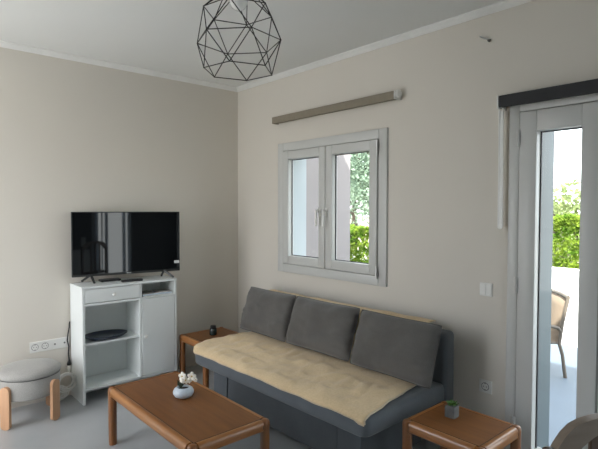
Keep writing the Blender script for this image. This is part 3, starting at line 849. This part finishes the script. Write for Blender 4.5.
tree('tree', 'low grey-green tree rising left of the hedge, seen through the glazed door', -.9, 8.5, 1.9, (1.1, 1.0, .9), 1.0, 4500, 31, LEAFT, 16, .06)
tree('olive_tree', 'tall pale green tree filling the right pane of the window', -3.4, 6.5, 4.2, (1.7, 1.5, 1.9), 2.5, 11000, 41, LEAFD, 24, .050)
tree('olive_tree', 'slim tree behind the tall pale one outside the window', -6.2, 8.6, 3.6, (1.6, 1.5, 1.7), 2.0, 5000, 51, LEAFD, 20, .07)

# garden chair on the terrace: seen through the door glass
t = thing('garden_chair', 'tan mesh garden chair standing on the terrace outside the glazed door', 'chair', (2.035, 2.15, GZ), math.radians(45), world=False)
# local: seat faces -x, back at x = +.2, width along y
for s in (-.26, .26):
    bm = T([(.20, s, 0), (.17, s, .22), (.14, s, .32), (.165, s, .52), (.215, s, .765)], .017, 8)
    obj('rear_frame', bm, ALU, t, smooth=True)
    bm = T([(-.30, s, 0), (-.285, s, .3), (-.27, s, .43), (-.24, s, .475), (-.18, s, .49), (.06, s, .49), (.125, s, .475), (.150, s, .445), (.150, s, .41)], .017, 8)
    obj('armrest_frame', bm, ALU, t, smooth=True)
    obj('seat_side_bar', T([(-.28, s * .93, .34), (.15, s * .93, .325)], .012, 8), ALU, t, smooth=True)
obj('top_bar', T([(.215, -.26, .765), (.22, -.13, .775), (.22, .13, .775), (.215, .26, .765)], .017, 8), ALU, t, smooth=True)
obj('front_bar', T([(-.28, -.25, .34), (-.28, .25, .34)], .012, 8), ALU, t, smooth=True)
bm = bmesh.new(); prev = None
for (x, z) in ((-.28, .345), (-.1, .325), (.08, .32), (.13, .335), (.146, .38), (.164, .52), (.192, .66), (.217, .765)):
    cur = [bm.verts.new((x, -.245, z)), bm.verts.new((x, .245, z))]
    if prev: bm.faces.new((prev[0], prev[1], cur[1], cur[0]))
    prev = cur
o = obj('sling', bm, SLING, t, smooth=True)
sm = o.modifiers.new('t', 'SOLIDIFY'); sm.thickness = .004

# curtain hanging at the east window (mirrored by the television)
m = bpy.data.materials.new('sheer_curtain'); m.use_nodes = True; nt = m.node_tree; nt.nodes.clear()
o_ = nt.nodes.new('ShaderNodeOutputMaterial'); dd = nt.nodes.new('ShaderNodeBsdfDiffuse'); tl = nt.nodes.new('ShaderNodeBsdfTranslucent'); mx = nt.nodes.new('ShaderNodeMixShader')
dd.inputs['Color'].default_value = (.42, .48, .55, 1); tl.inputs['Color'].default_value = (.42, .48, .55, 1); mx.inputs[0].default_value = .6
nt.links.new(dd.outputs[0], mx.inputs[1]); nt.links.new(tl.outputs[0], mx.inputs[2]); nt.links.new(mx.outputs[0], o_.inputs['Surface'])
bm = bmesh.new()
for (ya, yb) in ((-1.47, -1.41), (-1.36, -1.335), (-1.30, -1.245), (-1.0, -.94), (-.91, -.86)):   # gathered folds, gaps between
    n_ = 14; prev = None
    for i in range(n_ + 1):
        y = ya + (yb - ya) * i / n_; x = X1 - .07 + .022 * math.sin(i * 1.3 + ya * 30)
        cur = [bm.verts.new((x, y, .03)), bm.verts.new((x, y, 2.32))]
        if prev: bm.faces.new((prev[0], cur[0], cur[1], prev[1]))
        prev = cur
t = thing('curtain', 'pale sheer curtain strips mirrored in the television screen', 'curtain', (X1 - .07, -1.18, .03))
obj('drape', bm, m, t, smooth=True)
obj('rod', T([(X1 - .07, EY0 - .15, 2.33), (X1 - .07, EY1 + .15, 2.33)], .011, 10), METAL, t, smooth=True)

struct('baseboard_far', B(X1 - .03, X1 - .001, -2.9, -1.53, 0, .74), CEIL, label='pale low panelling mirrored at lower left of the television')
t = thing('light_switch', 'white switch plate mirrored at the left of the television screen', 'switch', (X1, -1.66, .80))
obj('plate', B(X1 - .012, X1 - .001, -1.70, -1.62, .80, .97, bev=.003), SOCK, t)
obj('rocker', B(X1 - .016, X1 - .011, -1.685, -1.635, .83, .94, bev=.002), SOCK, t)

# ------------------------------------------------------------------ light
w = bpy.data.worlds.new('sky'); S.world = w; w.use_nodes = True; nt = w.node_tree
bg = nt.nodes['Background']
sk = nt.nodes.new('ShaderNodeTexSky'); sk.sky_type = 'NISHITA'; sk.sun_disc = False; sk.sun_elevation = math.radians(50); sk.sun_rotation = math.radians(160)
sk.dust_density = 2.5; sk.air_density = 1
mixn = nt.nodes.new('ShaderNodeMix'); mixn.data_type = 'RGBA'; mixn.inputs['Factor'].default_value = .75
mixn.inputs['B'].default_value = (5.35, 5.45, 5.6, 1)
nt.links.new(sk.outputs[0], mixn.inputs['A']); nt.links.new(mixn.outputs['Result'], bg.inputs['Color'])
bg.inputs['Strength'].default_value = .30
sun = bpy.data.lights.new('sun', 'SUN'); sun.energy = 5.0; sun.angle = math.radians(1); sun.color = (1, .95, .86)
so = bpy.data.objects.new('sun', sun); COL.objects.link(so)
so.rotation_euler = Vector((-.40, .52, -.76)).to_track_quat('-Z', 'Y').to_euler()
def portal(name, loc, rot, sx_, sy_):
    l = bpy.data.lights.new(name, 'AREA'); l.shape = 'RECTANGLE'; l.size = sx_; l.size_y = sy_; l.cycles.is_portal = True
    o = bpy.data.objects.new(name, l); COL.objects.link(o); o.location = loc; o.rotation_euler = rot
portal('portal_south', ((SX0 + SX1) / 2, Y0 - .15, (SZ0 + SZ1) / 2), (PI / 2, 0, 0), SX1 - SX0, SZ1 - SZ0)
portal('portal_window', (1.28, TH + .01, 1.505), (-PI / 2, 0, 0), 1.15, 1.06)
portal('portal_door', ((DX0 + DX1) / 2, TH + .01, 1.03), (-PI / 2, 0, 0), DX1 - DX0, 2.06)
portal('portal_east', (X1 + .2, (EY0 + EY1) / 2, (EZ0 + EZ1) / 2), (PI / 2, 0, PI / 2), EY1 - EY0, EZ1 - EZ0)


# ------------------------------------------------------------------ camera
cam = bpy.data.cameras.new('camera'); co = bpy.data.objects.new('camera', cam); COL.objects.link(co)
cam.sensor_width = 36; cam.lens = 490.603 / 598 * 36; cam.clip_start = .05; cam.clip_end = 300
r_ = Vector((.66310532, .74852385, .00183943)); u_ = Vector((-.02597496, .02055474, .99945125)); f_ = Vector((-.74807529, .66278922, -.03307283))
Mx = Matrix((r_, u_, -f_)).transposed().to_4x4(); Mx.translation = (4.12768741, -2.83153824, 1.5)
co.matrix_world = Mx
S.camera = co

for o in bpy.data.objects:
    if '_w' in o: del o['_w']
S.view_settings.view_transform = 'Standard'; S.view_settings.look = 'None'; S.view_settings.gamma = 1; S.view_settings.use_curve_mapping = False
S.view_settings.exposure = 1.88
S.cycles.max_bounces = 12; S.cycles.diffuse_bounces = 8; S.cycles.transparent_max_bounces = 16
S.cycles.use_denoising = True; S.cycles.sample_clamp_indirect = 8
S.cycles.caustics_reflective = False; S.cycles.caustics_refractive = False
